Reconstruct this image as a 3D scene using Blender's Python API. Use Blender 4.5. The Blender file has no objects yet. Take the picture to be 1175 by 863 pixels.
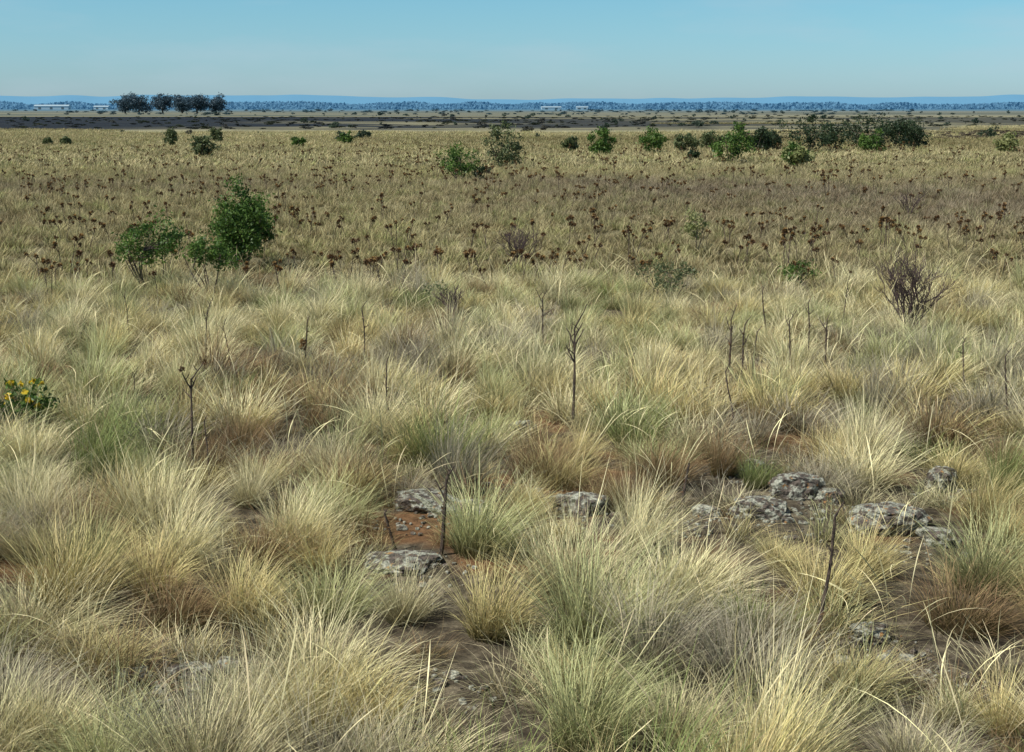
import bpy, math, random
import numpy as np
from mathutils import Vector, noise

rng = np.random.default_rng(7)
random.seed(7)
scene = bpy.context.scene
root = scene.collection
R = math.radians

# ------------------------------------------------------------------ helpers
def nz(x, y, s=1.0, o=0.0):
    return noise.noise(Vector((x * s + o, y * s - o * 0.7, o * 0.31)))

def gh(x, y):
    d = math.hypot(x, y)
    f = max(0.0, 1.0 - max(0.0, d - 22) / 40.0)
    return f * (0.07 * nz(x, y, 0.45, 3.0) + 0.03 * nz(x, y, 1.6, 9.0)) - 0.0

def new_mat(name):
    m = bpy.data.materials.new(name)
    m.use_nodes = True
    nt = m.node_tree
    nt.nodes.clear()
    return m, nt, nt.nodes, nt.links

def mesh_obj(name, verts, faces, mats, midx=None, attrs=None, link=True, smooth=False):
    me = bpy.data.meshes.new(name)
    me.from_pydata(verts.tolist() if hasattr(verts, 'tolist') else verts, [], faces.tolist() if hasattr(faces, 'tolist') else faces)
    for m in mats:
        me.materials.append(m)
    if midx is not None:
        me.polygons.foreach_set('material_index', np.asarray(midx, dtype=np.int32))
    if attrs:
        for k, v in attrs.items():
            a = me.attributes.new(k, 'FLOAT', 'POINT')
            a.data.foreach_set('value', np.asarray(v, dtype=np.float32))
    if smooth:
        me.polygons.foreach_set('use_smooth', np.ones(len(me.polygons), dtype=bool))
    me.update()
    ob = bpy.data.objects.new(name, me)
    if link:
        root.objects.link(ob)
    return ob

class Geo:
    """accumulates geometry with material index and per-vertex random / along attributes"""
    def __init__(s):
        s.v = []; s.f = []; s.m = []; s.br = []; s.bt = []; s.tn = []; s.n = 0
    def add(s, v, f, m, br, bt, tn=0.5):
        v = np.asarray(v, dtype=float)
        s.v.append(v)
        for q in (f.tolist() if hasattr(f, 'tolist') else f):
            s.f.append([i + s.n for i in q]); s.m.append(m)
        s.br.append(np.broadcast_to(br, (len(v),))); s.bt.append(np.broadcast_to(bt, (len(v),)))
        s.tn.append(np.broadcast_to(tn, (len(v),)))
        s.n += len(v)
    def obj(s, name, mats, link=True, smooth=False):
        return mesh_obj(name, np.concatenate(s.v), s.f, mats, s.m,
                        {'br': np.concatenate(s.br), 'bt': np.concatenate(s.bt), 'tn': np.concatenate(s.tn)}, link, smooth)

def tube(g, pts, rad, mat=0, sides=5, br=0.5):
    pts = np.asarray(pts, float); n = len(pts)
    rad = np.broadcast_to(rad, (n,))
    d = np.gradient(pts, axis=0)
    d /= np.linalg.norm(d, axis=1)[:, None] + 1e-9
    ref = np.array([0.31, 0.95, 0.05]) if abs(d[0][1]) < 0.8 else np.array([1.0, 0.1, 0.1])
    a = np.cross(d, ref); a /= np.linalg.norm(a, axis=1)[:, None] + 1e-9
    b = np.cross(d, a)
    ang = np.linspace(0, 2 * math.pi, sides, endpoint=False)
    V = (pts[:, None, :] + rad[:, None, None] * (np.cos(ang)[None, :, None] * a[:, None, :] + np.sin(ang)[None, :, None] * b[:, None, :])).reshape(-1, 3)
    F = []
    for i in range(n - 1):
        for j in range(sides):
            k = (j + 1) % sides
            F.append([i * sides + j, i * sides + k, (i + 1) * sides + k, (i + 1) * sides + j])
    F.append(list(range((n - 1) * sides, n * sides)))
    g.add(V, F, mat, br, np.repeat(np.linspace(0, 1, n), sides))

def leaves(g, C, size, mat=1, aspect=0.5, br=None, bt=0.5):
    n = len(C)
    u = rng.normal(size=(n, 3)); u /= np.linalg.norm(u, axis=1)[:, None]
    w = rng.normal(size=(n, 3)); w = np.cross(u, w); w /= np.linalg.norm(w, axis=1)[:, None]
    s = (size * rng.uniform(0.6, 1.3, n))[:, None]
    V = np.stack([C - u * s, C + w * s * aspect, C + u * s, C - w * s * aspect], 1).reshape(-1, 3)
    F = np.arange(4 * n).reshape(n, 4)
    if br is None:
        br = rng.random(n)
    g.add(V, F, mat, np.repeat(br, 4), bt)

def blade_geo(g, bx, by, az, th0, kap, L, w, seg=4, mat=0, br=None, profile=None, tn=0.5, wobs=0.16):
    n = len(bx)
    if br is None: br = rng.random(n)
    t = np.linspace(0, 1, seg + 1)
    th = th0[:, None] + kap[:, None] * t[None, :] ** 1.4
    dl = L / seg
    hr = np.zeros((n, seg + 1)); hz = np.zeros((n, seg + 1))
    for i in range(1, seg + 1):
        m = 0.5 * (th[:, i] + th[:, i - 1])
        hr[:, i] = hr[:, i - 1] + np.sin(m) * dl
        hz[:, i] = hz[:, i - 1] + np.cos(m) * dl
    wob = rng.normal(size=n) * wobs
    azt = az[:, None] + wob[:, None] * t[None, :] * 2
    X = bx[:, None] + hr * np.cos(azt); Y = by[:, None] + hr * np.sin(azt); Z = hz - 0.01
    P = np.stack([X, Y, Z], -1)
    ta = az + math.pi / 2 + rng.uniform(-1.2, 1.2, n)
    side = np.stack([np.cos(ta), np.sin(ta), np.zeros(n)], -1)[:, None, :]
    pr = (1 - t) ** 0.6 * 0.9 + 0.1 if profile is None else profile
    ww = (w[:, None] * pr[None, :])[:, :, None] * 0.5
    V = np.stack([P - side * ww, P + side * ww], 2).reshape(-1, 3)
    base = np.arange(n)[:, None] * (2 * (seg + 1)) + np.arange(seg)[None, :] * 2
    F = np.stack([base, base + 1, base + 3, base + 2], -1).reshape(-1, 4)
    tnv = tn if np.isscalar(tn) else np.repeat(tn, 2 * (seg + 1))
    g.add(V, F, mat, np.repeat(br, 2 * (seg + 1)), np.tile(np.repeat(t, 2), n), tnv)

# ------------------------------------------------------------------ materials
def grass_material(name, trans=0.18):
    m, nt, N, Lk = new_mat(name)
    out = N.new('ShaderNodeOutputMaterial')
    a = N.new('ShaderNodeAttribute'); a.attribute_type = 'INSTANCER'; a.attribute_name = 'tint'
    br = N.new('ShaderNodeAttribute'); br.attribute_name = 'br'
    bt = N.new('ShaderNodeAttribute'); bt.attribute_name = 'bt'
    tn = N.new('ShaderNodeAttribute'); tn.attribute_name = 'tn'
    cr = N.new('ShaderNodeValToRGB'); cr.color_ramp.interpolation = 'LINEAR'
    e = cr.color_ramp.elements
    e[0].position = 0; e[0].color = (.50, .44, .40, 1); e[1].position = 1; e[1].color = (.70, .86, .60, 1)
    for p_, c_ in ((.25, (.78, .75, .75, 1)), (.45, (1, 1, 1, 1)), (.55, (1, 1, 1, 1)), (.78, (1.0, .98, .92, 1))):
        x = e.new(p_); x.color = c_
    Lk.new(tn.outputs['Fac'], cr.inputs[0])
    tm = N.new('ShaderNodeMix'); tm.data_type = 'RGBA'; tm.blend_type = 'MULTIPLY'; tm.inputs[0].default_value = 1
    Lk.new(a.outputs['Color'], tm.inputs[6]); Lk.new(cr.outputs[0], tm.inputs[7]); tint = tm.outputs[2]
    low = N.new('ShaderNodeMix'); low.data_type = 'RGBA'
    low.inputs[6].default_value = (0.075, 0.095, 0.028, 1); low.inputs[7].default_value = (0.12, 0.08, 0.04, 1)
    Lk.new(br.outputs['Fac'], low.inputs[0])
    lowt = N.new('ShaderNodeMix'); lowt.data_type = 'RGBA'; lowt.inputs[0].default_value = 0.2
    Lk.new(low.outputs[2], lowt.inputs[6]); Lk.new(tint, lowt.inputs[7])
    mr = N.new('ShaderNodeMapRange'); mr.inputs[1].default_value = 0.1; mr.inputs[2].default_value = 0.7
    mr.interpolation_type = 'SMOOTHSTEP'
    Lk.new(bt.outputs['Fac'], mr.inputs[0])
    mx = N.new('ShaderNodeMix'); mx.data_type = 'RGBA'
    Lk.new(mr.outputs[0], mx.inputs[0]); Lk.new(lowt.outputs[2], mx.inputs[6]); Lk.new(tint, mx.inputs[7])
    hsv = N.new('ShaderNodeHueSaturation')
    v = N.new('ShaderNodeMapRange'); v.inputs[3].default_value = 0.45; v.inputs[4].default_value = 1.5
    Lk.new(br.outputs['Fac'], v.inputs[0]); Lk.new(v.outputs[0], hsv.inputs['Value'])
    wn = N.new('ShaderNodeMath'); wn.operation = 'MULTIPLY'; wn.inputs[1].default_value = 37.7
    Lk.new(br.outputs['Fac'], wn.inputs[0])
    fr = N.new('ShaderNodeMath'); fr.operation = 'FRACT'; Lk.new(wn.outputs[0], fr.inputs[0])
    h = N.new('ShaderNodeMapRange'); h.inputs[3].default_value = 0.487; h.inputs[4].default_value = 0.520
    Lk.new(fr.outputs[0], h.inputs[0]); Lk.new(h.outputs[0], hsv.inputs['Hue'])
    Lk.new(mx.outputs[2], hsv.inputs['Color'])
    p = N.new('ShaderNodeBsdfDiffuse')
    Lk.new(hsv.outputs[0], p.inputs['Color'])
    tr = N.new('ShaderNodeBsdfTranslucent'); Lk.new(hsv.outputs[0], tr.inputs[0])
    ms = N.new('ShaderNodeMixShader'); ms.inputs[0].default_value = trans
    Lk.new(p.outputs[0], ms.inputs[1]); Lk.new(tr.outputs[0], ms.inputs[2])
    Lk.new(ms.outputs[0], out.inputs[0])
    return m

def leaf_material(name, ca, cb, trans=0.25, tint=False):
    m, nt, N, Lk = new_mat(name)
    out = N.new('ShaderNodeOutputMaterial')
    br = N.new('ShaderNodeAttribute'); br.attribute_name = 'br'
    mx = N.new('ShaderNodeMix'); mx.data_type = 'RGBA'
    mx.inputs[6].default_value = (*ca, 1); mx.inputs[7].default_value = (*cb, 1)
    Lk.new(br.outputs['Fac'], mx.inputs[0])
    col = mx.outputs[2]
    if tint:
        a = N.new('ShaderNodeAttribute'); a.attribute_type = 'INSTANCER'; a.attribute_name = 'tint'
        m2 = N.new('ShaderNodeMix'); m2.data_type = 'RGBA'; m2.inputs[0].default_value = 0.85
        Lk.new(col, m2.inputs[6]); Lk.new(a.outputs['Color'], m2.inputs[7]); col = m2.outputs[2]
    p = N.new('ShaderNodeBsdfPrincipled'); p.inputs['Roughness'].default_value = 0.5
    p.inputs['Specular IOR Level'].default_value = 0.3
    if tint: p.inputs['Specular IOR Level'].default_value = 0.05
    Lk.new(col, p.inputs['Base Color'])
    tr = N.new('ShaderNodeBsdfTranslucent'); Lk.new(col, tr.inputs[0])
    ms = N.new('ShaderNodeMixShader'); ms.inputs[0].default_value = trans
    Lk.new(p.outputs[0], ms.inputs[1]); Lk.new(tr.outputs[0], ms.inputs[2])
    Lk.new(ms.outputs[0], out.inputs[0])
    return m

def bark_material(name, ca, cb, scale=60):
    m, nt, N, Lk = new_mat(name)
    out = N.new('ShaderNodeOutputMaterial'); p = N.new('ShaderNodeBsdfPrincipled')
    tc = N.new('ShaderNodeTexCoord'); n1 = N.new('ShaderNodeTexNoise'); n1.inputs['Scale'].default_value = scale
    n1.inputs['Detail'].default_value = 4
    Lk.new(tc.outputs['Object'], n1.inputs['Vector'])
    cr = N.new('ShaderNodeValToRGB'); cr.color_ramp.elements[0].position = 0.35; cr.color_ramp.elements[1].position = 0.65
    cr.color_ramp.elements[0].color = (*ca, 1); cr.color_ramp.elements[1].color = (*cb, 1)
    Lk.new(n1.outputs['Fac'], cr.inputs[0]); Lk.new(cr.outputs[0], p.inputs['Base Color'])
    p.inputs['Roughness'].default_value = 0.85
    bp = N.new('ShaderNodeBump'); bp.inputs['Distance'].default_value = 0.003; bp.inputs['Strength'].default_value = 0.7
    Lk.new(n1.outputs['Fac'], bp.inputs['Height']); Lk.new(bp.outputs[0], p.inputs['Normal'])
    Lk.new(p.outputs[0], out.inputs[0])
    return m

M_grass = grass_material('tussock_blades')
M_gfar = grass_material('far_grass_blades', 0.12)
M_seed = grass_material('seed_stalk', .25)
M_leaf = leaf_material('shrub_leaf', (0.035, 0.085, 0.018), (0.14, 0.23, 0.045))
M_leaf2 = leaf_material('shrub_leaf_grey', (0.06, 0.09, 0.035), (0.19, 0.22, 0.10))
M_leafd = leaf_material('shrub_leaf_dark', (0.018, 0.038, 0.018), (0.055, 0.085, 0.035))
M_leafy = leaf_material('shrub_leaf_yellow', (0.16, 0.2, 0.06), (0.36, 0.36, 0.16))
M_scrub = leaf_material('scrub_leaf', (0.05, 0.07, 0.03), (0.1, 0.13, 0.05), 0.3, True)
M_euc = leaf_material('eucalyptus_leaf', (0.05, 0.09, 0.12), (0.09, 0.15, 0.19), 0.2)  # distance haze is included in these blue-grey leaf colours
M_bark = bark_material('grey_brown_bark', (0.05, 0.035, 0.025), (0.16, 0.12, 0.09))
M_dead = bark_material('dead_stem', (0.03, 0.02, 0.016), (0.13, 0.09, 0.065), 40)
M_twig = bark_material('purple_brown_twig', (0.05, 0.03, 0.03), (0.12, 0.08, 0.075), 30)
M_head = leaf_material('thistle_head_bract', (0.06, 0.032, 0.018), (0.21, 0.115, 0.045), 0.15)
M_pappus = leaf_material('thistle_pappus', (0.45, 0.26, 0.08), (0.6, 0.42, 0.2), 0.3)
M_yellow = leaf_material('yellow_petal', (0.7, 0.5, 0.03), (0.8, 0.62, 0.06), 0.3)

# ------------------------------------------------------------------ ground
def ground_material():
    m, nt, N, Lk = new_mat('dry_plain_soil')
    out = N.new('ShaderNodeOutputMaterial'); p = N.new('ShaderNodeBsdfPrincipled')
    p.inputs['Roughness'].default_value = 0.95; p.inputs['Specular IOR Level'].default_value = 0.1
    geo = N.new('ShaderNodeNewGeometry'); sep = N.new('ShaderNodeSeparateXYZ')
    Lk.new(geo.outputs['Position'], sep.inputs[0])
    def noi(scale, detail=5, vec=None, rough=0.6):
        n = N.new('ShaderNodeTexNoise'); n.inputs['Scale'].default_value = scale; n.inputs['Detail'].default_value = detail
        n.inputs['Roughness'].default_value = rough
        Lk.new(vec or geo.outputs['Position'], n.inputs['Vector']); return n.outputs['Fac']
    def ramp(src, stops):
        c = N.new('ShaderNodeValToRGB'); e = c.color_ramp.elements
        e[0].position, e[0].color = stops[0][0], (*stops[0][1], 1)
        e[1].position, e[1].color = stops[-1][0], (*stops[-1][1], 1)
        for s in stops[1:-1]:
            x = e.new(s[0]); x.color = (*s[1], 1)
        Lk.new(src, c.inputs[0]); return c.outputs[0]
    def mix(f, a, b, mode='MIX'):
        x = N.new('ShaderNodeMix'); x.data_type = 'RGBA'; x.blend_type = mode
        if isinstance(f, float): x.inputs[0].default_value = f
        else: Lk.new(f, x.inputs[0])
        Lk.new(a, x.inputs[6]); Lk.new(b, x.inputs[7]); return x.outputs[2]
    def mrange(src, a, b, c=0., d=1.):
        x = N.new('ShaderNodeMapRange'); x.inputs[1].default_value = a; x.inputs[2].default_value = b
        x.inputs[3].default_value = c; x.inputs[4].default_value = d; x.interpolation_type = 'SMOOTHSTEP'
        Lk.new(src, x.inputs[0]); return x.outputs[0]
    def math_(op, a, b):
        x = N.new('ShaderNodeMath'); x.operation = op
        for i, s in enumerate((a, b)):
            if isinstance(s, (int, float)): x.inputs[i].default_value = s
            else: Lk.new(s, x.inputs[i])
        return x.outputs[0]
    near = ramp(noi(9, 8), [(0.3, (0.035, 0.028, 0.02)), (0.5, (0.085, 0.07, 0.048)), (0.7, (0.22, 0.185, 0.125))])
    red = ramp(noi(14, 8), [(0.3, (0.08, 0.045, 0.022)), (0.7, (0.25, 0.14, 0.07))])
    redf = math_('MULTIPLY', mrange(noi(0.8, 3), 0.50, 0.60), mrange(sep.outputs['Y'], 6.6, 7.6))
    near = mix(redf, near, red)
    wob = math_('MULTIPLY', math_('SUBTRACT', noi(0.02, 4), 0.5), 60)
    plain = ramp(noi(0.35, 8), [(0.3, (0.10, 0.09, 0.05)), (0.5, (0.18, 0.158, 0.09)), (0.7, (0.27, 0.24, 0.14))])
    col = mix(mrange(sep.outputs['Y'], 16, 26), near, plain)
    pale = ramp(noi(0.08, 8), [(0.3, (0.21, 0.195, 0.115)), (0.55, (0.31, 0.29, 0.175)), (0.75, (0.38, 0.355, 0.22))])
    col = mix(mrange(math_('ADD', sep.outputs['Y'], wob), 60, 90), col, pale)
    # dark burnt strip (thins towards the right)
    dark = ramp(noi(0.05, 8), [(0.3, (0.013, 0.017, 0.026)), (0.6, (0.026, 0.031, 0.036)), (0.85, (0.06, 0.06, 0.05))])
    yy = math_('ADD', sep.outputs['Y'], math_('MULTIPLY', wob, 0.8))
    band = math_('MULTIPLY', mrange(yy, 160, 180), mrange(yy, 400, 450, 1., 0.))
    side = mrange(math_('ADD', sep.outputs['X'], math_('MULTIPLY', wob, 2.0)), -30, 60, 1., 0.8)
    patch = mrange(noi(0.012, 6), 0.42, 0.5, 0.35, 1.)
    patch = math_('MAXIMUM', patch, mrange(sep.outputs['X'], -60, 0, 1., 0.))
    col = mix(math_('MULTIPLY', math_('MULTIPLY', band, side), patch), col, dark)
    sc = N.new('ShaderNodeMapping'); sc.inputs['Scale'].default_value = (0.0025, 0.006, 1)
    Lk.new(geo.outputs['Position'], sc.inputs[0])
    far = ramp(noi(1.0, 6, sc.outputs[0]), [(0.38, (0.07, 0.095, 0.085)), (0.5, (0.16, 0.165, 0.125)), (0.62, (0.25, 0.24, 0.165))])
    col = mix(mrange(sep.outputs['Y'], 430, 480), col, far)
    hz = N.new('ShaderNodeRGB'); hz.outputs[0].default_value = (0.08, 0.18, 0.26, 1)  # bluish distance haze, mixed into the far ground colour
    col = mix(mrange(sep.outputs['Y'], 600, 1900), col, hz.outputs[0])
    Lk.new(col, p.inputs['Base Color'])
    bp = N.new('ShaderNodeBump'); bp.inputs['Distance'].default_value = 0.03; bp.inputs['Strength'].default_value = 0.8
    Lk.new(noi(25, 8), bp.inputs['Height']); Lk.new(bp.outputs[0], p.inputs['Normal'])
    Lk.new(p.outputs[0], out.inputs[0])
    return m

M_ground = ground_material()
xs = np.concatenate([-np.geomspace(16, 12000, 34)[::-1], np.arange(-15.75, 16, 0.25), np.geomspace(16, 12000, 34)])
ys = np.concatenate([-np.geomspace(4, 3000, 14)[::-1], np.arange(-3.75, 30, 0.25), np.geomspace(30, 14000, 46)])
V = [(x, y, gh(x, y)) for y in ys for x in xs]
nx = len(xs)
F = [[j * nx + i, j * nx + i + 1, (j + 1) * nx + i + 1, (j + 1) * nx + i] for j in range(len(ys) - 1) for i in range(nx - 1)]
mesh_obj('ground', V, F, [M_ground], smooth=True)

# ------------------------------------------------------------------ instancing
def hidden_collection(name, objs):
    c = bpy.data.collections.new(name)
    for o in objs: c.objects.link(o)
    return c

def scatter(name, coll, P, rot, scl, vid, tint):
    me = bpy.data.meshes.new(name)
    P = np.asarray(P, float)
    me.from_pydata(P.tolist(), [], [])
    n = len(P)
    def at(k, t, key, d):
        a = me.attributes.new(k, t, 'POINT'); a.data.foreach_set(key, np.ascontiguousarray(d).ravel())
    at('rot', 'FLOAT_VECTOR', 'vector', np.asarray(rot, np.float32))
    at('scl', 'FLOAT_VECTOR', 'vector', np.asarray(scl, np.float32))
    at('vid', 'INT', 'value', np.asarray(vid, np.int32))
    tc = np.ones((n, 4), np.float32); tc[:, :3] = tint
    at('tint', 'FLOAT_COLOR', 'color', tc)
    ob = bpy.data.objects.new(name, me); root.objects.link(ob)
    ng = bpy.data.node_groups.new(name + '_nodes', 'GeometryNodeTree')
    ng.interface.new_socket('Geometry', in_out='INPUT', socket_type='NodeSocketGeometry')
    ng.interface.new_socket('Geometry', in_out='OUTPUT', socket_type='NodeSocketGeometry')
    N, Lk = ng.nodes, ng.links
    gi = N.new('NodeGroupInput'); go = N.new('NodeGroupOutput')
    ci = N.new('GeometryNodeCollectionInfo'); ci.inputs['Collection'].default_value = coll
    ci.inputs['Separate Children'].default_value = True; ci.inputs['Reset Children'].default_value = True
    ip = N.new('GeometryNodeInstanceOnPoints'); ip.inputs['Pick Instance'].default_value = True
    def na(k, t):
        a = N.new('GeometryNodeInputNamedAttribute'); a.data_type = t; a.inputs['Name'].default_value = k
        return [o for o in a.outputs if o.enabled and o.name == 'Attribute'][0]
    Lk.new(gi.outputs[0], ip.inputs['Points']); Lk.new(ci.outputs[0], ip.inputs['Instance'])
    Lk.new(na('vid', 'INT'), ip.inputs['Instance Index'])
    e = N.new('FunctionNodeEulerToRotation'); Lk.new(na('rot', 'FLOAT_VECTOR'), e.inputs[0])
    Lk.new(e.outputs[0], ip.inputs['Rotation'])
    Lk.new(na('scl', 'FLOAT_VECTOR'), ip.inputs['Scale'])
    Lk.new(ip.outputs[0], go.inputs[0])
    md = ob.modifiers.new('scatter', 'NODES'); md.node_group = ng
    return ob

# tussock variants -----------------------------------------------------------
def clump(g, cx, cy, n, Rb, L, w, spread, droop, wind, seg, tn=0.5, loose=.7):
    r = Rb * np.sqrt(rng.random(n)); a = rng.uniform(0, 2 * math.pi, n)
    bx, by = r * np.cos(a), r * np.sin(a)
    az = a + rng.normal(0, loose, n)
    th0 = np.abs(rng.normal(0.0, 0.2, n)) + spread * (r / Rb) * rng.uniform(0.3, 1.25, n)
    kap = rng.uniform(0.1, 1.0, n) * droop
    lobes = 1 + .22 * np.sin(a * 2 + rng.uniform(0, 6)) + .15 * np.sin(a * 5 + rng.uniform(0, 6))
    dx = np.sin(th0) * np.cos(az) + wind; dy = np.sin(th0) * np.sin(az)
    az = np.arctan2(dy, dx); th0 = np.hypot(dx, dy)
    Ls = L * rng.uniform(0.35, 1.15, n) ** .9 * (1 - 0.2 * r / Rb) * lobes
    blade_geo(g, bx + cx, by + cy, az, th0, kap, Ls, w * rng.uniform(0.6, 1.4, n), seg, tn=tn)

def tussock(name, n, Rb, L, w, spread, droop, wind=0.12, seg=4):
    g = Geo(); clump(g, 0, 0, n, Rb, L, w, spread, droop, wind, seg)
    return g.obj(name, [M_grass], link=False)

near_v = []
specs = [(950, .13, .50, .75, .9), (950, .15, .46, .85, 1.1), (800, .12, .57, .6, .8), (1000, .18, .42, .8, 1.2),
         (800, .11, .50, .55, 1.3), (950, .16, .54, .85, 0.7), (800, .13, .46, .7, 1.5), (760, .1, .60, .45, .9)]
for i, (n, rb, L, sp, dr) in enumerate(specs):      # 0-7 close-up tussocks
    near_v.append(tussock(f'tussock_a{i}', n, rb, L, 0.0032, sp, dr, 0.12 + 0.16 * rng.random()))
for i in range(4):                                   # 8-11 wispy fillers
    near_v.append(tussock(f'tussock_b{i}', 210, .14, [.36, .32, .42, .30][i], 0.0034, .9, 1.3, .2, 3))
for i, (n, rb, L, sp, dr) in enumerate(specs[:6]):   # 12-17 tussocks for beyond ten metres
    near_v.append(tussock(f'tussock_c{i}', 400, rb, L, 0.0056, sp, dr, 0.12 + 0.16 * rng.random(), 3))
C_near = hidden_collection('tussock_clumps', near_v)

def tile(name, size, nc, nb, Rb, L, w, seg, bias=0.0):
    g = Geo(); k = int(math.sqrt(nc)); st = size / k
    for i in range(k):
        for j in range(k):
            cx = -size / 2 + (i + .5) * st + rng.uniform(-.45, .45) * st; cy = -size / 2 + (j + .5) * st + rng.uniform(-.45, .45) * st
            s = rng.uniform(.6, 1.15)
            t = float(np.clip(rng.choice([.5, .1, .28, .78, .95], p=[.42, .1, .18, .2, .10]) + bias, 0, 1))
            clump(g, cx, cy, nb, Rb * s, L * s, w, rng.uniform(.5, .9), rng.uniform(.7, 1.3), .16, seg, tn=t)
    return g.obj(name, [M_gfar], link=False)
mid_v = [tile(f'plain_tile{i}', 2.0, 20, 110, .2, .38, .009, 3) for i in range(8)]
C_mid = hidden_collection('plain_grass_tiles', mid_v)
far_v = [tile(f'far_tile{i}', 6.0, 49, 50, .5, .40, .030, 2) for i in range(6)]
C_far = hidden_collection('far_grass_tiles', far_v)

PAL = dict(gold=(.74, .625, .31), pale=(.88, .79, .48), palegreen=(.60, .60, .30), grey=(.46, .41, .30), brown=(.34, .235, .13),
           green=(.30, .35, .13), straw=(.52, .455, .26), mauve=(.37, .305, .215))
PAL = {k: np.array(v) for k, v in PAL.items()}

def pick(weights):
    ks = list(weights); w = np.array([weights[k] for k in ks], float); w = np.clip(w, 0.001, None); w /= w.sum()
    return PAL[ks[rng.choice(len(ks), p=w)]] * 1.0

ROCKS = [(-.56, 8.95, .24, .10), (-.28, 8.85, .13, .07), (.45, 8.85, .17, .11), (1.6, 8.75, .18, .09), (1.93, 9.2, .17, .13), (2.12, 9.1, .10, .08),
         (2.38, 8.5, .24, .12), (2.6, 8.25, .13, .08), (3.0, 9.5, .12, .14), (-.64, 7.75, .22, .05), (-1.50, 6.2, .11, .06),
         (-1.75, 6.14, .09, .06), (-1.35, 6.28, .06, .05), (.09, 11.1, .11, .11), (1.77, 6.6, .10, .07), (-1.62, 6.05, .05, .04),
         (1.25, 8.75, .09, .06), (1.75, 9.9, .1, .07), (-1.9, 8.3, .12, .07), (.7, 8.95, .08, .05)]
BARE = [(-.5, 8.68, .34), (.4, 8.62, .25), (1.6, 8.5, .32), (1.95, 8.9, .31), (2.45, 8.2, .33), (3.0, 9.2, .25), (-.55, 7.5, .31), (-1.55, 5.95, .25),
        (-.35, 5.95, .25), (1.8, 6.4, .24), (1.75, 9.85, .30), (0, 9.4, .28), (.1, 10.85, .22), (1.05, 8.5, .22), (2.0, 6.0, .2), (-1.9, 8.1, .2)]
def bare(x, y, extra=0.0):
    return any((x - a) ** 2 + ((y - b) * 0.85) ** 2 < (r + extra) ** 2 for a, b, r in BARE)

def jitter(x0f, y0, y1, sp, j=.5, mg=1.5):
    pts = []
    y = y0
    while y < y1:
        hw = x0f * y + mg
        x = -hw + rng.random() * sp
        while x < hw:
            pts.append((x + rng.uniform(-j, j) * sp, y + rng.uniform(-j, j) * sp)); x += sp
        y += sp
    return pts

P, RO, SC, VI, TI = [], [], [], [], []
HERO = [(-.85, 5.95, 'pale', 1.25), (-1.72, 6.85, 'brown', .95), (-1.38, 6.9, 'gold', .95), (-.55, 10.2, 'green', 1.15), (-.75, 10.4, 'gold', 1.05), (.33, 9.6, 'gold', 1.), (.15, 9.7, 'brown', .85), (1.03, 9.5, 'brown', 1.),
        (1.5, 9.75, 'brown', .8), (2.45, 9.5, 'pale', 1.15), (-2.33, 7.05, 'gold', 1.15), (.3, 7.3, 'pale', 1.15), (1.67, 7.15, 'gold', 1.),
        (.66, 6.2, 'grey', 1.15), (2.3, 6.8, 'brown', 1.), (1.05, 6.0, 'grey', 1.1), (-1.1, 10.9, 'pale', 1.05), (2.0, 7.6, 'gold', .8), (-2.55, 8.9, 'gold', 1.05),
        (-1.15, 8.6, 'palegreen', 1.05), (-2.1, 10.6, 'brown', .8), (2.9, 10.6, 'grey', 1.), (-.1, 6.7, 'gold', 1.), (.3, 5.4, 'palegreen', 1.1), (-.95, 7.0, 'palegreen', .95), (.75, 7.9, 'pale', .9), (-1.9, 7.7, 'pale', 1.05), (-2.2, 5.7, 'grey', 1.)]
for x, y, c, s in HERO:
    P.append((x, y, gh(x, y))); RO.append((0, 0, rng.uniform(-.6, .6))); SC.append((s, s, s)); VI.append(rng.integers(0, 8)); TI.append(PAL[c] * rng.uniform(.92, 1.08))
for sp, smin, smax, ex in ((.46, .55, 1.2, .06), (.36, .6, 1.2, -.08)):
    for x, y in jitter(.45, 2.6, 20.5, sp, .65):
        if bare(x, y, ex): continue
        if any((x - h[0]) ** 2 + (y - h[1]) ** 2 < .14 for h in HERO): continue
        n1 = nz(x, y, .55, 1.7); n2 = nz(x, y, .9, 8.1); farz = min(1, max(0, (y - 11) / 6))
        c = pick(dict(gold=.34 + .5 * n1, pale=.28 + .30 * farz + .3 * n1, palegreen=.17 + .22 * farz + .4 * n2, grey=.15 - .05 * farz - .5 * n1, brown=.13 - .05 * farz - .2 * n2, green=.05 + .12 * n2))
        s = rng.uniform(smin, smax) * (1 - .15 * farz)
        if y < 9.5 and bare(x, y + .35, ex): s *= .75
        P.append((x, y, gh(x, y))); RO.append((rng.normal(0, .1), rng.normal(0, .1), rng.uniform(-.9, .9)))
        SC.append((s * rng.uniform(.8, 1.2), s * rng.uniform(.8, 1.2), s * rng.uniform(.75, 1.15)))
        VI.append((rng.integers(0, 8) if y < 10.3 else rng.integers(12, 18)) if sp > .4 else rng.integers(8, 12)); TI.append(c * rng.uniform(.78, 1.1))
scatter('tussock_grass', C_near, P, RO, SC, VI, TI)
print('near', len(P))

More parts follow.
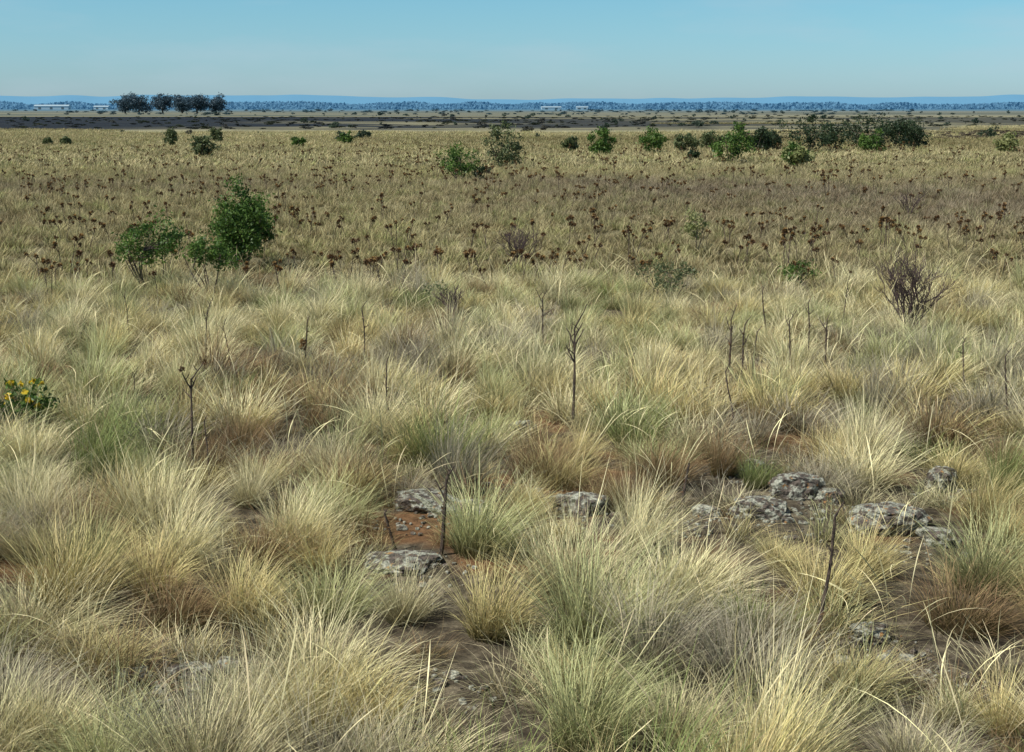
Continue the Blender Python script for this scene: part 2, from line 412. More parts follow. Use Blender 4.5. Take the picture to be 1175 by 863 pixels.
P, RO, SC, VI, TI = [], [], [], [], []
for x, y in jitter(.45, 20, 62, 1.75, .1, 2):
    n1 = nz(x, y, .12, 4.2)
    back = min(1, max(0, (y - 24) / 8)); vfar = min(1, max(0, (y - 50) / 10)); right = min(1, max(0, (x / y + .05) / .2))
    k = max(0, back * (.35 + .35 * right) * (1 - vfar) - .5 * n1); k = min(1, k)
    c = PAL['gold'] * .30 + PAL['straw'] * .35 + PAL['pale'] * .17
    c = c * (1 - k) + PAL['mauve'] * k
    P.append((x, y, gh(x, y))); RO.append((0, 0, rng.uniform(-.5, .5))); s = rng.uniform(.9, 1.1); SC.append((s, s, rng.uniform(.75, 1.0))); VI.append(rng.integers(0, 8)); TI.append(c * rng.uniform(.85, 1.02))
scatter('plain_grass', C_mid, P, RO, SC, VI, TI)
print('mid', len(P))

P, RO, SC, VI, TI = [], [], [], [], []
for x, y in jitter(.45, 61, 240, 5.2, .15, 4):
    if 163 < y + 24 * nz(x, y, .03, 2) and x < 60 + 60 * nz(x, y, .02, 5): continue
    n1 = nz(x * .4, y, .05, 4.2)
    c = PAL['gold'] * .25 + PAL['straw'] * .35 + PAL['pale'] * (.2 + .3 * n1)
    P.append((x, y, 0)); RO.append((0, 0, rng.uniform(-.5, .5))); s = rng.uniform(.9, 1.1); SC.append((s, s, rng.uniform(.7, 1.0))); VI.append(rng.integers(0, 6)); TI.append(c * rng.uniform(.78, .95))
scatter('distant_grass', C_far, P, RO, SC, VI, TI)
print('far', len(P))

# seed stalks ---------------------------------------------------------------
sv = []
for i in range(6):
    g = Geo(); n = [5, 9, 4, 7, 10, 3][i]
    a = rng.uniform(0, 6.28, n); r = .05 * rng.random(n)
    dx = .25 * np.cos(a) + .2; dy = .25 * np.sin(a)
    th0 = np.hypot(dx, dy); az = np.arctan2(dy, dx)
    prof = np.array([.7, .6, .55, .5, .5, .9, 1.7, 2.2, 1.4, .3])
    blade_geo(g, r * np.cos(a), r * np.sin(a), az, th0, rng.uniform(.5, 1.6, n), rng.uniform(.55, .9, n), np.full(n, .0032), 9, profile=prof)
    sv.append(g.obj(f'seed_stalk{i}', [M_seed], link=False))
C_seed = hidden_collection('seed_stalk_clumps', sv)
P, RO, SC, VI, TI = [], [], [], [], []
for x, y in jitter(.45, 3.8, 21, .58):
    if rng.random() < .42 + .5 * nz(x, y, .5, 12): continue
    s = rng.uniform(.6, 1.05)
    P.append((x, y, gh(x, y))); RO.append((rng.normal(0, .1), rng.normal(0, .1), rng.uniform(-1.2, 1.2) + (math.pi if rng.random() < .25 else 0))); SC.append((s, s, s)); VI.append(rng.integers(0, 6))
    TI.append(np.array((.90, .79, .47)) * rng.uniform(.75, 1.05))
scatter('grass_seed_stalks', C_seed, P, RO, SC, VI, TI)

# ------------------------------------------------------------------ thistles
def thistle_head(g, c, r, up=(0, 0, 1), pap=True):
    c = np.asarray(c, float); up = np.asarray(up, float); up /= np.linalg.norm(up)
    n = 40
    d = rng.normal(size=(n, 3)); d /= np.linalg.norm(d, axis=1)[:, None]
    d = d + up * 0.35; d /= np.linalg.norm(d, axis=1)[:, None]
    t = np.cross(d, rng.normal(size=(n, 3))); t /= np.linalg.norm(t, axis=1)[:, None]
    tip = c + d * r * rng.uniform(1.0, 1.45, n)[:, None]
    V = np.stack([c + d * r * .3 + t * r * .32, c + d * r * .3 - t * r * .32, tip], 1).reshape(-1, 3)
    g.add(V, np.arange(3 * n).reshape(n, 3), 1, np.repeat(rng.random(n), 3), .5)
    if pap:
        m = 16
        d = rng.normal(size=(m, 3)) * .35 + up; d /= np.linalg.norm(d, axis=1)[:, None]
        t = np.cross(d, rng.normal(size=(m, 3))); t /= np.linalg.norm(t, axis=1)[:, None]
        V = np.stack([c + d * r * .2, c + d * r * 1.2 + t * r * .25, c + d * r * 1.2 - t * r * .25], 1).reshape(-1, 3)
        g.add(V, np.arange(3 * m).reshape(m, 3), 2, np.repeat(rng.random(m), 3), .5)

def wobble_path(p0, d, L, n, wob, lift=0.0):
    p = np.array(p0, float); d = np.array(d, float); d /= np.linalg.norm(d); out = [p.copy()]
    for i in range(n):
        d = d + rng.normal(0, wob, 3) + np.array([0, 0, lift]); d /= np.linalg.norm(d)
        p = p + d * L / n; out.append(p.copy())
    return np.array(out), d

tv = []
for i in range(8):
    g = Geo(); k = [1, 1, 2, 1, 1, 2, 1, 2][i]
    for s in range(k):
        a = rng.uniform(0, 6.28)
        pts, d = wobble_path((0.04 * math.cos(a), .04 * math.sin(a), -.02), (.25 * math.cos(a), .25 * math.sin(a), 1), rng.uniform(.38, .54), 6, .05, .05)
        tube(g, pts, np.linspace(.007, .004, 7), 0, 4)
        thistle_head(g, pts[-1] + d * .02, rng.uniform(.030, .046), d, rng.random() < .55)
        for b in range(rng.integers(1, 4)):
            q = pts[rng.integers(4, 6)]; aa = rng.uniform(0, 6.28)
            bp, bd = wobble_path(q, (.9 * math.cos(aa), .9 * math.sin(aa), .8), rng.uniform(.07, .16), 3, .08, .12)
            tube(g, bp, np.linspace(.004, .003, 4), 0, 4)
            thistle_head(g, bp[-1] + bd * .015, rng.uniform(.024, .040), bd, rng.random() < .55)
    tv.append(g.obj(f'thistle{i}', [M_dead, M_head, M_pappus], link=False))
C_th = hidden_collection('thistle_plants', tv)
P, RO, SC, VI, TI = [], [], [], [], []
for x, y in jitter(.45, 19.2, 85, .85):
    n1 = nz(x * .6, y, .2, 21)
    dens = .26 + .40 * n1
    if 24 < y < 50: dens += .15
    if y > 50: dens *= .6
    if rng.random() > dens: continue
    s = rng.uniform(.8, 1.2)
    P.append((x, y, gh(x, y))); RO.append((rng.normal(0, .1), rng.normal(0, .1), rng.uniform(0, 6.28))); SC.append((s, s, s)); VI.append(rng.integers(0, 8)); TI.append((1, 1, 1))
for cx, cy, m, sx in ((-6.1, 21, 6, .7), (-4.9, 20., 5, .6), (-2.6, 20.8, 7, .6), (-1.6, 20.1, 3, .4), (-.5, 20.4, 5, .6), (.05, 20.6, 2, .3), (-7.6, 27, 7, 1.), (-3.9, 27.5, 8, .7),
                      (2.6, 27, 7, .9), (3.6, 23.8, 4, .4), (8.8, 24, 5, .8), (-6.6, 19.6, 4, .5), (4.8, 22.5, 5, .5), (9.4, 27, 6, .9), (-9.6, 30, 7, 1.3), (6.5, 25, 6, 1.), (1.2, 24, 4, .6)):
    for _ in range(m):
        x = cx + rng.normal(0, sx); y = cy + rng.normal(0, .6); s = rng.uniform(.9, 1.25)
        P.append((x, y, gh(x, y))); RO.append((0, 0, rng.uniform(0, 6.28))); SC.append((s, s, s)); VI.append(rng.integers(0, 8)); TI.append((1, 1, 1))
scatter('dry_thistles', C_th, P, RO, SC, VI, TI)
print('thistles', len(P))

# ------------------------------------------------------------------ dead stalks
def dead_stalk(x, y, h, lean=(0, 0), r=.008, forks=3, heads=0, low=0, flen=.12, yellow=False, wob=.03):
    g = Geo(); h = h + .13; r = r * 1.0
    pts, d = wobble_path((0, 0, -.03), (lean[0], lean[1], 1), h, 12, wob, .015)
    tube(g, pts, np.linspace(r * 1.15, r * .6, 13) * rng.uniform(.88, 1.12, 13), 0, 6)
    for i in range(forks):
        k = rng.integers(8, 12) if i else 12
        a = rng.uniform(0, 6.28) if i else 0
        sx = (-1) ** i * rng.uniform(.35, .8)
        bp, bd = wobble_path(pts[k], (sx, .4 * math.sin(a), 1), flen * rng.uniform(.6, 1.3), 4, .10, .1)
        tube(g, bp, np.linspace(r * .6, r * .3, 5), 0, 5)
        if i < heads: thistle_head(g, bp[-1], .022, bd, yellow)
        if rng.random() < .5:
            b2, _ = wobble_path(bp[2], (-sx, rng.normal(0, .4), .8), flen * .4, 3, .1)
            tube(g, b2, np.linspace(r * .4, r * .2, 4), 0, 4)
    for i in range(low):
        k = rng.integers(6, 11); sx = rng.choice([-1, 1]) * rng.uniform(.5, 1)
        bp, bd = wobble_path(pts[k], (sx, rng.normal(0, .5), .9), flen * .7, 3, .12)
        tube(g, bp, np.linspace(r * .5, r * .25, 4), 0, 4)
        if yellow: thistle_head(g, bp[-1], .035, bd, True)
    for k in range(2, 12, 2):
        leaves(g, pts[k] + rng.normal(0, .007, (3, 3)), r * 1.8, 1, .35)
    ob = g.obj('dead_thistle_stalk', [M_dead, M_head, M_pappus])
    ob.location = (x, y, gh(x, y)); return ob

for a in [(-2.29, 9.75, .64, (.02, 0), .011, 3, 2, 1, .13), (-2.1, 9.5, .38, (-.12, 0), .007, 1, 0, 1, .06), (-2.95, 13.4, .52, (0, 0), .008, 3, 0, 1, .12),
          (-1.53, 14.2, .52, (.03, 0), .008, 2, 0, 1, .12), (-.97, 11.05, .52, (-.06, 0), .008, 1, 0, 3, .07), (.5, 11.35, .72, (0, 0), .012, 5, 0, 2, .19),
          (.32, 14.8, .48, (0, 0), .009, 4, 0, 0, .16), (1.06, 12.4, .30, (.02, 0), .008, 1, 0, 0, .04), (2.05, 13., .56, (-.12, 0), .010, 3, 0, 1, .12),
          (2.16, 13.1, .50, (.05, 0), .010, 3, 0, 1, .12), (2.23, 12.9, .46, (.12, 0), .008, 1, 0, 1, .1), (2.78, 15., .58, (-.1, 0), .009, 1, 0, 0, .08),
          (2.68, 13.2, .52, (-.08, 0), .009, 2, 0, 2, .1), (3.1, 13.7, .48, (-.05, 0), .009, 2, 0, 1, .1), (3.02, 14.1, .58, (0, 0), .008, 2, 0, 1, .1),
          (4.1, 11.3, .50, (-.15, 0), .009, 1, 0, 0, .08), (4.05, 12.3, .42, (-.05, 0), .008, 1, 0, 1, .1), (1.8, 11.05, .42, (-.08, 0), .008, 1, 0, 1, .08),
          (-.42, 7.9, .36, (.14, 0), .012, 3, 0, 0, .12), (-.68, 8.0, .14, (-.3, 0), .010, 1, 0, 0, .05), (1.46, 6.4, .58, (.08, 0), .010, 1, 0, 1, .07, False, .05),
          (1.02, 8.25, .34, (.02, 0), .011, 1, 0, 0, .03), (-2.7, 13.3, .40, (0, 0), .006, 2, 0, 0, .08), (-4.3, 15.6, .46, (0, 0), .006, 2, 0, 1, .08), (3.9, 16.4, .5, (0, 0), .006, 3, 1, 1, .12),
          (.55, 14.2, .3, (.1, 0), .007, 1, 0, 0, .05), (-3.2, 11.6, .3, (.1, 0), .006, 2, 0, 0, .08)]:
    dead_stalk(*a)
dead_stalk(-2.08, 13.8, .46, (0, 0), .010, 1, 0, 2, .05, True)

# ------------------------------------------------------------------ shrubs
def shrub(name, x, y, h, w, mat, ncl=30, lpc=60, lsize=.028, low=.25, stems=6, rstem=.012, dens_sig=.075, link=True, lean=0.):
    g = Geo()
    cr = []
    for i in range(ncl):
        for _ in range(20):
            q = rng.uniform(-1, 1, 3)
            rr = np.linalg.norm(q)
            if .35 < rr < 1: break
        q = q * (1 + .30 * noise.noise(Vector(q * 1.7) + Vector((x, y, 3))) * 2)
        cr.append((q[0] * w * .46 + lean * (q[2] + 1) * w * .3, q[1] * w * .46, h * (low + (1 - low) * (.5 + .46 * q[2]))))
    cr = np.array(cr)
    st = []
    for s in range(stems):
        a = rng.uniform(0, 6.28)
        pts, d = wobble_path((.05 * w * math.cos(a), .05 * w * math.sin(a), -.03), (.45 * w / h * math.cos(a) + lean * .4, .45 * w / h * math.sin(a), 1), h * rng.uniform(.6, .85), 6, .1, .03)
        tube(g, pts, np.linspace(rstem, rstem * .4, 7), 0, 5); st.append(pts)
    allp = np.concatenate([s[2:] for s in st])
    for c in cr:
        k = np.argmin(np.linalg.norm(allp - c, axis=1) + np.maximum(0, allp[:, 2] - c[2]) * 2); p0 = allp[k]
        mid = (p0 + c) / 2 + rng.normal(0, .04 * h, 3) * .5
        tube(g, np.array([p0, mid, c]), np.array([rstem * .45, rstem * .3, rstem * .15]), 0, 4)
        n = int(lpc * rng.uniform(.6, 1.3)); sg = dens_sig * rng.uniform(.7, 1.2) * min(w, h)
        L = c + rng.normal(0, 1, (n, 3)) * np.array([sg, sg, sg * .85])
        L = L[L[:, 2] > .02]
        leaves(g, L, lsize, 1, .45, br=np.clip(rng.random() * .6 + rng.random(len(L)) * .5, 0, 1))
    ob = g.obj(name, [M_bark, mat], link=link)
    if link: ob.location = (x, y, gh(x, y))
    return ob

S = 'green_shrub'
shrub(S, -5.16, 19.8, 1.0, .98, M_leaf, 30, 90, .028, .42, 7, .014, .075, lean=.1)
shrub(S, -4.14, 19.2, .85, .64, M_leaf, 22, 85, .027, .40, 5, .014, .085)
shrub(S, -4.4, 23., 1.30, .95, M_leaf, 70, 120, .032, .16, 7, .016, .075)
shrub(S, -4.62, 22.9, .65, .5, M_leaf, 14, 60, .030, .3, 4, .014, .075)
shrub(S, -1.9, 51.5, 1.25, 1.65, M_leaf, 36, 70, .05, .1, 6, .02, .085)
shrub(S, -1.1, 51, .6, .6, M_leafd, 12, 50, .05, .1, 5, .02, .1)
shrub(S, -.35, 60, 1.9, 1.5, M_leaf2, 40, 65, .06, .08, 7, .02, .08)
for (x, y, h, w, m) in [(4.87, 79, 1.3, 1.5, M_leaf), (3.5, 84, 1.0, .9, M_leaf2), (8.2, 82, 1.45, 1.8, M_leaf), (10.2, 84, 1.1, 1.6, M_leaf2), (10.5, 68.5, 1.95, 2.0, M_leaf),
                        (14.2, 82, 1.4, 1.9, M_leafd), (12.4, 62, 1.15, 1.2, M_leafy), (12.4, 62.2, 1.05, 1.1, M_leaf), (17.4, 84, 1.95, 3.0, M_leafd), (19.3, 86, 1.6, 2.0, M_leafd), (22., 89, 2.3, 3.3, M_leafd), (24.1, 90, 2.0, 2.4, M_leafd),
                        (27, 96, 1.9, 2.4, M_leafd), (28.5, 82, 1.1, 1.3, M_leafy), (-16.5, 76, 1.25, 1.15, M_leaf2), (-22.9, 96, 1.15, .95, M_leaf2), (-21.7, 105, 1.2, .8, M_leaf2),
                        (-14.4, 96, .7, 1., M_leaf), (-11.9, 102, .9, .9, M_leaf), (-31, 99, .6, .8, M_leaf2), (-32.6, 100, .55, .6, M_leaf2), (15.9, 88, 1.4, 2.0, M_leafd), (12.6, 90, 1.2, 1.7, M_leaf2), (8.9, 70, .5, .7, M_leafd), (21.0, 83, 1.2, 1.8, M_leaf), (25.8, 92, 1.4, 1.8, M_leafd)]:
    shrub(S, x, y, h, w, m, int(rng.integers(20, 34)), 70, .085, .04, 5, .02, rng.uniform(.08, .1))
shrub('grey_green_shrub', 2.12, 18.8, .58, .85, M_leaf2, 34, 34, .021, .2, 8, .008, .07)
shrub('grey_green_shrub', 4.1, 20.1, .50, .55, M_leaf, 22, 38, .023, .3, 5, .007, .08)
shrub('grey_green_shrub', 3.3, 25.2, .78, .38, M_leafy, 20, 44, .027, .3, 4, .008, .12)
shrub('grey_green_shrub', -1.0, 17.9, .40, .38, M_leaf2, 9, 20, .018, .3, 4, .006, .1)

def bare_shrub(x, y, h, w, n0=9, depth=4):
    g = Geo()
    def grow(p, d, L, r, lev):
        pts, dd = wobble_path(p, d, L, 4, .12, .03)
        tube(g, pts, np.linspace(r, r * .65, 5), 0, 4 if lev else 5)
        if lev >= depth: return
        for i in range(rng.integers(2, 4)):
            a = rng.normal(0, .55, 3); a[2] = abs(a[2]) * .4
            k = rng.integers(2, 5)
            grow(pts[k], dd + a, L * rng.uniform(.55, .85), r * .68, lev + 1)
    for i in range(n0):
        a = rng.uniform(0, 6.28); sp = rng.uniform(.1, .8) * w / h * .8
        grow((.02 * math.cos(a), .02 * math.sin(a), -.02), (sp * math.cos(a), sp * math.sin(a), 1), h * .38, .009, 0)
    ob = g.obj('bare_twiggy_shrub', [M_twig]); ob.location = (x, y, gh(x, y))
bare_shrub(4.62, 16.2, 1.05, .66, 14, 4)
bare_shrub(.14, 23.7, .80, .85, 12, 4)
bare_shrub(-.75, 17.7, .5, .35, 6, 3)
bare_shrub(9.4, 33.5, .9, .8, 7, 3)

g = Geo()
for i in range(34):
    a = rng.uniform(0, 6.28)
    pts, d = wobble_path((0, 0, 0), (.9 * math.cos(a), .6 * math.sin(a), rng.uniform(.6, 1.1)), rng.uniform(.22, .40), 5, .08)
    tube(g, pts, np.linspace(.004, .002, 6), 0, 4)
    for p in pts[1:]:
        leaves(g, p + rng.normal(0, .024, (8, 3)), .028, 1, .5)
    if i % 2 == 0:
        c = pts[-1] + np.array((0, 0, .02)); leaves(g, c + rng.normal(0, .010, (12, 3)), .024, 2, .6)
ob = g.obj('yellow_flower_plant', [M_bark, M_leaf, M_yellow]); ob.location = (-4.02, 11.1, gh(-4.02, 11.1) + .08)

# ------------------------------------------------------------------ rocks
def rock_material():
    m, nt, N, Lk = new_mat('lichen_basalt')
    out = N.new('ShaderNodeOutputMaterial'); p = N.new('ShaderNodeBsdfPrincipled'); p.inputs['Roughness'].default_value = .9
    g = N.new('ShaderNodeNewGeometry')
    def noi(s, d=6):
        n = N.new('ShaderNodeTexNoise'); n.inputs['Scale'].default_value = s; n.inputs['Detail'].default_value = d; Lk.new(g.outputs['Position'], n.inputs['Vector']); return n.outputs['Fac']
    def ramp(s, st):
        c = N.new('ShaderNodeValToRGB'); e = c.color_ramp.elements
        e[0].position, e[0].color = st[0][0], (*st[0][1], 1); e[1].position, e[1].color = st[1][0], (*st[1][1], 1)
        Lk.new(s, c.inputs[0]); return c.outputs[0]
    base = ramp(noi(30), [(.35, (.04, .035, .028)), (.7, (.16, .125, .1))])
    lich = ramp(noi(70), [(.35, (.14, .145, .11)), (.65, (.48, .48, .39))])
    f = ramp(noi(19), [(.47, (0, 0, 0)), (.55, (1, 1, 1))])
    x = N.new('ShaderNodeMix'); x.data_type = 'RGBA'; Lk.new(f, x.inputs[0]); Lk.new(base, x.inputs[6]); Lk.new(lich, x.inputs[7])
    o = N.new('ShaderNodeRGB'); o.outputs[0].default_value = (.36, .19, .07, 1)
    f2 = ramp(noi(22), [(.64, (0, 0, 0)), (.69, (1, 1, 1))])
    x2 = N.new('ShaderNodeMix'); x2.data_type = 'RGBA'; Lk.new(f2, x2.inputs[0]); Lk.new(x.outputs[2], x2.inputs[6]); Lk.new(o.outputs[0], x2.inputs[7])
    Lk.new(x2.outputs[2], p.inputs['Base Color'])
    b = N.new('ShaderNodeBump'); b.inputs['Distance'].default_value = .02; Lk.new(noi(45), b.inputs['Height']); Lk.new(b.outputs[0], p.inputs['Normal'])
    Lk.new(p.outputs[0], out.inputs[0]); return m
M_rock = rock_material()
import bmesh
def rock(name, x, y, r, h, link=True, sub=4):
    bm = bmesh.new(); bmesh.ops.create_icosphere(bm, subdivisions=sub, radius=1)
    o = Vector((x * 3.1 + random.random() * 9, y * 2.3, 1.7))
    for v in bm.verts:
        n = v.co.copy()
        k = 1 + .35 * noise.noise(n * 1.1 + o) + .22 * noise.cell(n * 1.8 + o) * .5 + .13 * noise.noise(n * 4 + o) + .06 * noise.noise(n * 11 + o)
        z = n.z * k
        if z > .55: z = .55 + (z - .55) * .35
        v.co = Vector((n.x * k * r, n.y * k * r * .75, z * h * 1.3))
    me = bpy.data.meshes.new(name); bm.to_mesh(me); bm.free(); me.materials.append(M_rock)
    ob = bpy.data.objects.new(name, me)
    if link:
        root.objects.link(ob); ob.location = (x, y, gh(x, y) + h * .22); ob.rotation_euler = (0, 0, random.uniform(-.5, .5))
    return ob
for x, y, r, h in ROCKS: rock('lichen_rock', x, y, r, h)
pv = [rock(f'pebble{i}', i * 3.3, i * 1.7, .03, .02, False, 2) for i in range(5)]
C_peb = hidden_collection('pebbles', pv)
P, RO, SC, VI, TI = [], [], [], [], []
for bx, by, br_ in BARE:
    for _ in range(80):
        a = rng.uniform(0, 6.28); d = br_ * 1.3 * math.sqrt(rng.random()); x, y = bx + d * math.cos(a), by + d * math.sin(a)
        s = rng.uniform(.15, .7) if rng.random() < .95 else rng.uniform(.8, 1.5)
        P.append((x, y, gh(x, y) + .004)); RO.append((0, 0, rng.uniform(0, 6.28))); SC.append((s, s, s)); VI.append(rng.integers(0, 5)); TI.append((1, 1, 1))
scatter('gravel', C_peb, P, RO, SC, VI, TI)

# ------------------------------------------------------------------ distant scrub
dv = []
for i in range(5):
    dv.append(shrub(f'scrub{i}', 0, i * 3.3, 1.1, 1.6, M_scrub, 12, 34, .15, .02, 4, .03, .12, link=False))
C_ds = hidden_collection('scrub_bushes', dv)
P, RO, SC, VI, TI = [], [], [], [], []
def haze_tint(c, y):  # blends the bush tint toward blue with distance, as painted haze
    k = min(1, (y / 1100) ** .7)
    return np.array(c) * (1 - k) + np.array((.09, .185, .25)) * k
for _ in range(420):
    y = 108 * math.exp(rng.random() ** .7 * 2.0); x = rng.uniform(-.45, .45) * y
    n1 = nz(x * .35, y, .02, 15)
    if rng.random() > .26 + .8 * n1 + .5 * (x / y): continue
    base = [(.07, .085, .04), (.09, .11, .05), (.12, .09, .06)][rng.integers(0, 3)]
    s = rng.uniform(.22, .8) ** 1.2 * (1 + y / 1200)
    P.append((x, y, 0)); RO.append((0, 0, rng.uniform(0, 6.28))); SC.append((s * rng.uniform(.8, 1.8), s, s * rng.uniform(.7, 1.2))); VI.append(rng.integers(0, 5)); TI.append(haze_tint(base, y * .6))
for _ in range(1100):   # low heath: burnt strip on the left, scrub streaks on the right
    q = rng.random()
    if q < .45: y = rng.uniform(175, 400); x = rng.uniform(-.45, .1) * y; c = [(.035, .04, .05), (.045, .055, .035)][rng.integers(0, 2)]
    elif q < .75: y = rng.uniform(200, 460); x = rng.uniform(.05, .45) * y; c = (.06, .07, .055)
    else: y = rng.uniform(118, 150); x = rng.uniform(.16, .45) * y; c = (.13, .095, .08)
    s = rng.uniform(.15, .38)
    P.append((x, y, 0)); RO.append((0, 0, rng.uniform(0, 6.28))); SC.append((s * 3.5, s, s * .8)); VI.append(rng.integers(0, 5)); TI.append(c)
for row, s0, cnt in ((560, .7, 110), (800, .9, 130), (1150, 1.3, 160)):   # hedge lines further out
    for _ in range(cnt):
        x = row * rng.uniform(-.45, .45)
        if nz(x, row, 4 / row, 4) < -.08 + .25 * rng.random(): continue
        s = s0 * rng.uniform(.5, 1.4)
        P.append((x, row * rng.uniform(.97, 1.03), 0)); RO.append((0, 0, rng.uniform(0, 6.28))); SC.append((s * 2.6, s, s * .8)); VI.append(rng.integers(0, 5))
        TI.append(haze_tint((.05, .065, .045), row))
scatter('distant_scrub', C_ds, P, RO, SC, VI, TI)

# ------------------------------------------------------------------ eucalyptus trees
def euc(x, y, h, w):
    g = Geo()
    tp, d = wobble_path((0, 0, -.2), (rng.normal(0, .05), 0, 1), h * .40, 5, .05)
    tube(g, tp, np.linspace(.42, .28, 6), 0, 7)
    for i in range(11):
        a = rng.uniform(0, 6.28); k = rng.integers(2, 6)
        L = h * rng.uniform(.35, .5); sp = w / h * rng.uniform(.5, 1.6)
        lp, ld = wobble_path(tp[k], (sp * math.cos(a), sp * math.sin(a), .8), L, 5, .12)
        tube(g, lp, np.linspace(.2, .06, 6), 0, 5)
        for q in lp[2:]:
            for _ in range(3):
                c = q + rng.normal(0, 1, 3) * np.array([w * .10, w * .10, h * .06]); c[2] = min(c[2], h * .9)
                n = 36; leaves(g, c + rng.normal(0, 1, (n, 3)) * np.array([w * .07, w * .07, h * .045]), .38, 1, .5, br=np.clip(rng.random() * .6 + rng.random(n) * .4, 0, 1))
    ob = g.obj('eucalyptus_tree', [M_bark, M_euc]); ob.location = (x, y, 0)
for x, y, h, w in [(-180, 666, 9.8, 11), (-172, 660, 11.2, 12), (-164, 672, 10.4, 11), (-153, 664, 10.6, 11), (-147, 668, 12, 12), (-140, 676, 10.2, 11)]:
    euc(x, y, h, w)

# ------------------------------------------------------------------ distant tree line and hills
def haze_tint_mat(name, ca, cb, tr=0.0):  # diffuse material whose bluish base colours carry the distance haze
    m, nt, N, Lk = new_mat(name)
    out = N.new('ShaderNodeOutputMaterial'); d = N.new('ShaderNodeBsdfDiffuse'); br = N.new('ShaderNodeAttribute'); br.attribute_name = 'br'
    x = N.new('ShaderNodeMix'); x.data_type = 'RGBA'; x.inputs[6].default_value = (*ca, 1); x.inputs[7].default_value = (*cb, 1)
    Lk.new(br.outputs['Fac'], x.inputs[0]); Lk.new(x.outputs[2], d.inputs[0])
    t = N.new('ShaderNodeBsdfTranslucent'); Lk.new(x.outputs[2], t.inputs[0])
    ms = N.new('ShaderNodeMixShader'); ms.inputs[0].default_value = tr
    Lk.new(d.outputs[0], ms.inputs[1]); Lk.new(t.outputs[0], ms.inputs[2]); Lk.new(ms.outputs[0], out.inputs[0]); return m
M_tl = haze_tint_mat('far_tree_line', (.17, .35, .50), (.19, .38, .54), .5)
M_hill = haze_tint_mat('far_hills', (.12, .28, .42), (.13, .30, .45))
g = Geo()
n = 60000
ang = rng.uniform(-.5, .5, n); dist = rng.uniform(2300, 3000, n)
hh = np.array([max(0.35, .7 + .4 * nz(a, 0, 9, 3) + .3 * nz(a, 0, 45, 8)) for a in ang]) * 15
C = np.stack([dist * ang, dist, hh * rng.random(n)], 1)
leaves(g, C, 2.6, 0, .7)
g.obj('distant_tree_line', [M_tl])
g = Geo()
xx = np.linspace(-3600, 3600, 500)
V = []; Fh = []
for i, x in enumerate(xx):
    a = x / 6000
    t = (.95 + .45 * nz(a, 0, 4, 5) + .10 * nz(a, 0, 40, 1)) * (1.25 - .9 * (a + .6) / 1.2 * .55)
    H = 64 * max(.2, t)
    V += [(x, 5600, 0), (x, 6000, H), (x, 6600, H * .8), (x, 7200, 0)]
for i in range(len(xx) - 1):
    for k in range(3): Fh.append([i * 4 + k, (i + 1) * 4 + k, (i + 1) * 4 + k + 1, i * 4 + k + 1])
g.add(np.array(V), Fh, 0, .5, .5)
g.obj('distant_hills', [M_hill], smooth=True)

# ------------------------------------------------------------------ white sheds
def plain_mat(name, c, rough=.6):
    m, nt, N, Lk = new_mat(name); out = N.new('ShaderNodeOutputMaterial'); p = N.new('ShaderNodeBsdfPrincipled')
    n1 = N.new('ShaderNodeTexNoise'); n1.inputs['Scale'].default_value = .8; mx = N.new('ShaderNodeMix'); mx.data_type = 'RGBA'
    mx.inputs[6].default_value = (*[q * .85 for q in c], 1); mx.inputs[7].default_value = (*c, 1)
    Lk.new(n1.outputs['Fac'], mx.inputs[0]); Lk.new(mx.outputs[2], p.inputs['Base Color']); p.inputs['Roughness'].default_value = rough
    Lk.new(p.outputs[0], out.inputs[0]); return m
M_wall = plain_mat('pale_painted_wall', (.48, .60, .66)); M_roof = plain_mat('pale_metal_roof', (.40, .52, .58), .5); M_door = plain_mat('dark_opening', (.12, .16, .18))  # pale shed colours shifted bluish to stand in for distance haze
def part(parent, name, V, F, mat):
    o = mesh_obj(name, V, F, [mat]); o.parent = parent; return o
def shed(x, y, L, D, H, rot=0):
    e = bpy.data.objects.new('white_farm_shed', None); root.objects.link(e)
    a, b = L / 2, D / 2; rh = H * 1.35
    part(e, 'walls', [(-a, -b, 0), (a, -b, 0), (a, b, 0), (-a, b, 0), (-a, -b, H), (a, -b, H), (a, b, H), (-a, b, H), (-a, 0, rh), (a, 0, rh)],
         [[0, 1, 5, 4], [2, 3, 7, 6], [1, 2, 6, 9, 5], [3, 0, 4, 8, 7]], M_wall)
    o = .5
    part(e, 'roof', [(-a - o, -b - o, H - .1), (a + o, -b - o, H - .1), (a + o, 0, rh + .25), (-a - o, 0, rh + .25), (a + o, b + o, H - .1), (-a - o, b + o, H - .1)], [[0, 1, 2, 3], [3, 2, 4, 5]], M_roof)
    n = max(2, int(L / 14)); V = []; F = []
    for i in range(n):
        cx = -a + (i + .5) * L / n; k = len(V)
        V += [(cx - 2, -b - .05, 0.05), (cx + 2, -b - .05, 0.05), (cx + 2, -b - .05, H * .7), (cx - 2, -b - .05, H * .7)]; F.append([k, k + 1, k + 2, k + 3])
    part(e, 'doors', V, F, M_door)
    e.location = (x, y, 0); e.rotation_euler = (0, 0, rot)
for a in [(-690, 2150, 50, 18, 5, .1), (-630, 2200, 22, 14, 4, 0), (60, 2200, 30, 14, 3.2, .05), (110, 2250, 18, 12, 3.2, 0)]:
    shed(*a)

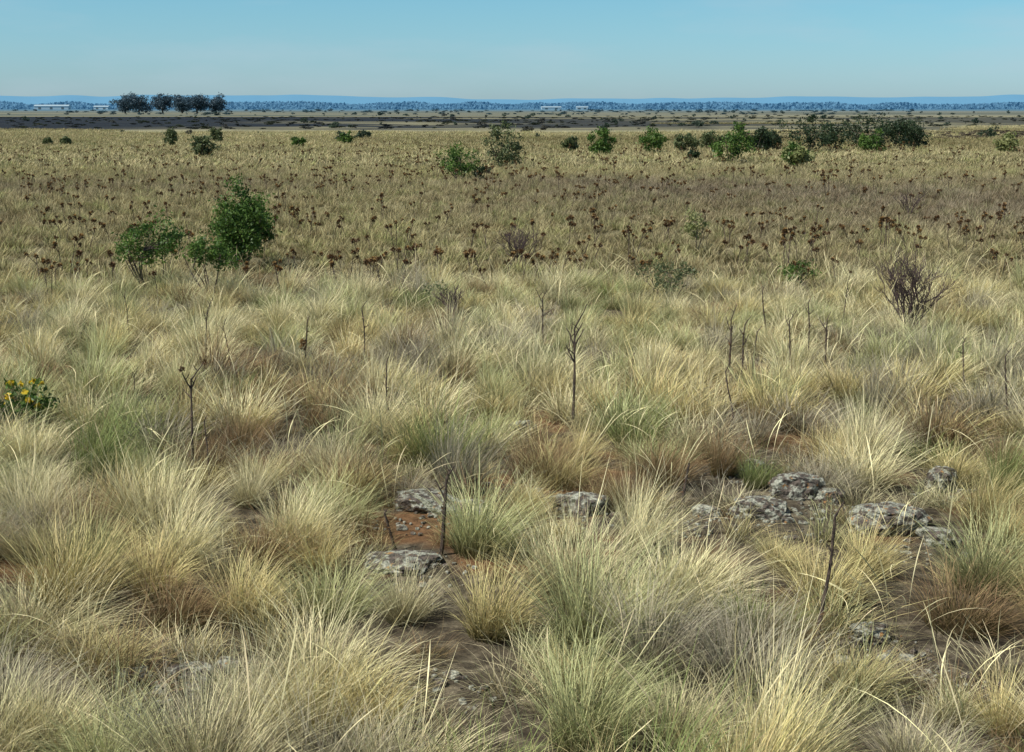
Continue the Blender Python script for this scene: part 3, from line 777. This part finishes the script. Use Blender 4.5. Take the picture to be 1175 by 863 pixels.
# ------------------------------------------------------------------ light
SUN_EL, SUN_AZ = R(53), R(246)   # azimuth clockwise from +Y
sv_ = Vector((math.sin(SUN_AZ) * math.cos(SUN_EL), math.cos(SUN_AZ) * math.cos(SUN_EL), math.sin(SUN_EL)))
ld = bpy.data.lights.new('sun', 'SUN'); ld.energy = 5.0; ld.angle = R(.53); ld.color = (1, .965, .885)
lo = bpy.data.objects.new('sun', ld); root.objects.link(lo); lo.rotation_euler = (-sv_).to_track_quat('-Z', 'Y').to_euler()
w = bpy.data.worlds.new('World'); scene.world = w; w.use_nodes = True
N, Lk = w.node_tree.nodes, w.node_tree.links
bg = N['Background']; bg.inputs[1].default_value = .1
sky = N.new('ShaderNodeTexSky'); sky.sky_type = 'NISHITA'; sky.sun_disc = False; sky.sun_elevation = SUN_EL; sky.sun_rotation = SUN_AZ
sky.air_density = 1.0; sky.dust_density = .4; sky.ozone_density = 2.5
tc = N.new('ShaderNodeTexCoord')
sz = N.new('ShaderNodeSeparateXYZ'); Lk.new(tc.outputs['Generated'], sz.inputs[0])
rmp = N.new('ShaderNodeValToRGB'); e = rmp.color_ramp.elements
e[0].position = 0; e[0].color = (.64, .93, 1.34, 1); e[1].position = .5; e[1].color = (.48, .52, .54, 1)
x = e.new(.06); x.color = (.57, .94, 1.16, 1); x = e.new(.14); x.color = (.50, .96, 1.04, 1)
Lk.new(sz.outputs[2], rmp.inputs[0])
tm = N.new('ShaderNodeMix'); tm.data_type = 'RGBA'; tm.blend_type = 'MULTIPLY'; tm.inputs[0].default_value = 1
Lk.new(rmp.outputs[0], tm.inputs[7]); Lk.new(sky.outputs[0], tm.inputs[6])
mp = N.new('ShaderNodeMapping'); mp.inputs['Scale'].default_value = (3, 3, 14)
Lk.new(tc.outputs['Generated'], mp.inputs[0])
cn = N.new('ShaderNodeTexNoise'); cn.inputs['Scale'].default_value = 2.2; cn.inputs['Detail'].default_value = 6; Lk.new(mp.outputs[0], cn.inputs['Vector'])
cm = N.new('ShaderNodeMapRange'); cm.inputs[1].default_value = .50; cm.inputs[2].default_value = .8; cm.inputs[4].default_value = .45; Lk.new(cn.outputs['Fac'], cm.inputs[0])
cmx = N.new('ShaderNodeMix'); cmx.data_type = 'RGBA'; cmx.inputs[7].default_value = (4.6, 6.0, 6.8, 1)
Lk.new(cm.outputs[0], cmx.inputs[0]); Lk.new(tm.outputs[2], cmx.inputs[6])
Lk.new(cmx.outputs[2], bg.inputs[0])

# ------------------------------------------------------------------ camera
cd = bpy.data.cameras.new('camera'); cd.lens = 49.45; cd.sensor_width = 36; cd.clip_start = .05; cd.clip_end = 30000
co = bpy.data.objects.new('camera', cd); root.objects.link(co); co.location = (0, 0, 2.6); co.rotation_euler = (R(79.2), 0, 0)
scene.camera = co
scene.view_settings.view_transform = 'Standard'; scene.view_settings.look = 'None'; scene.view_settings.exposure = 0
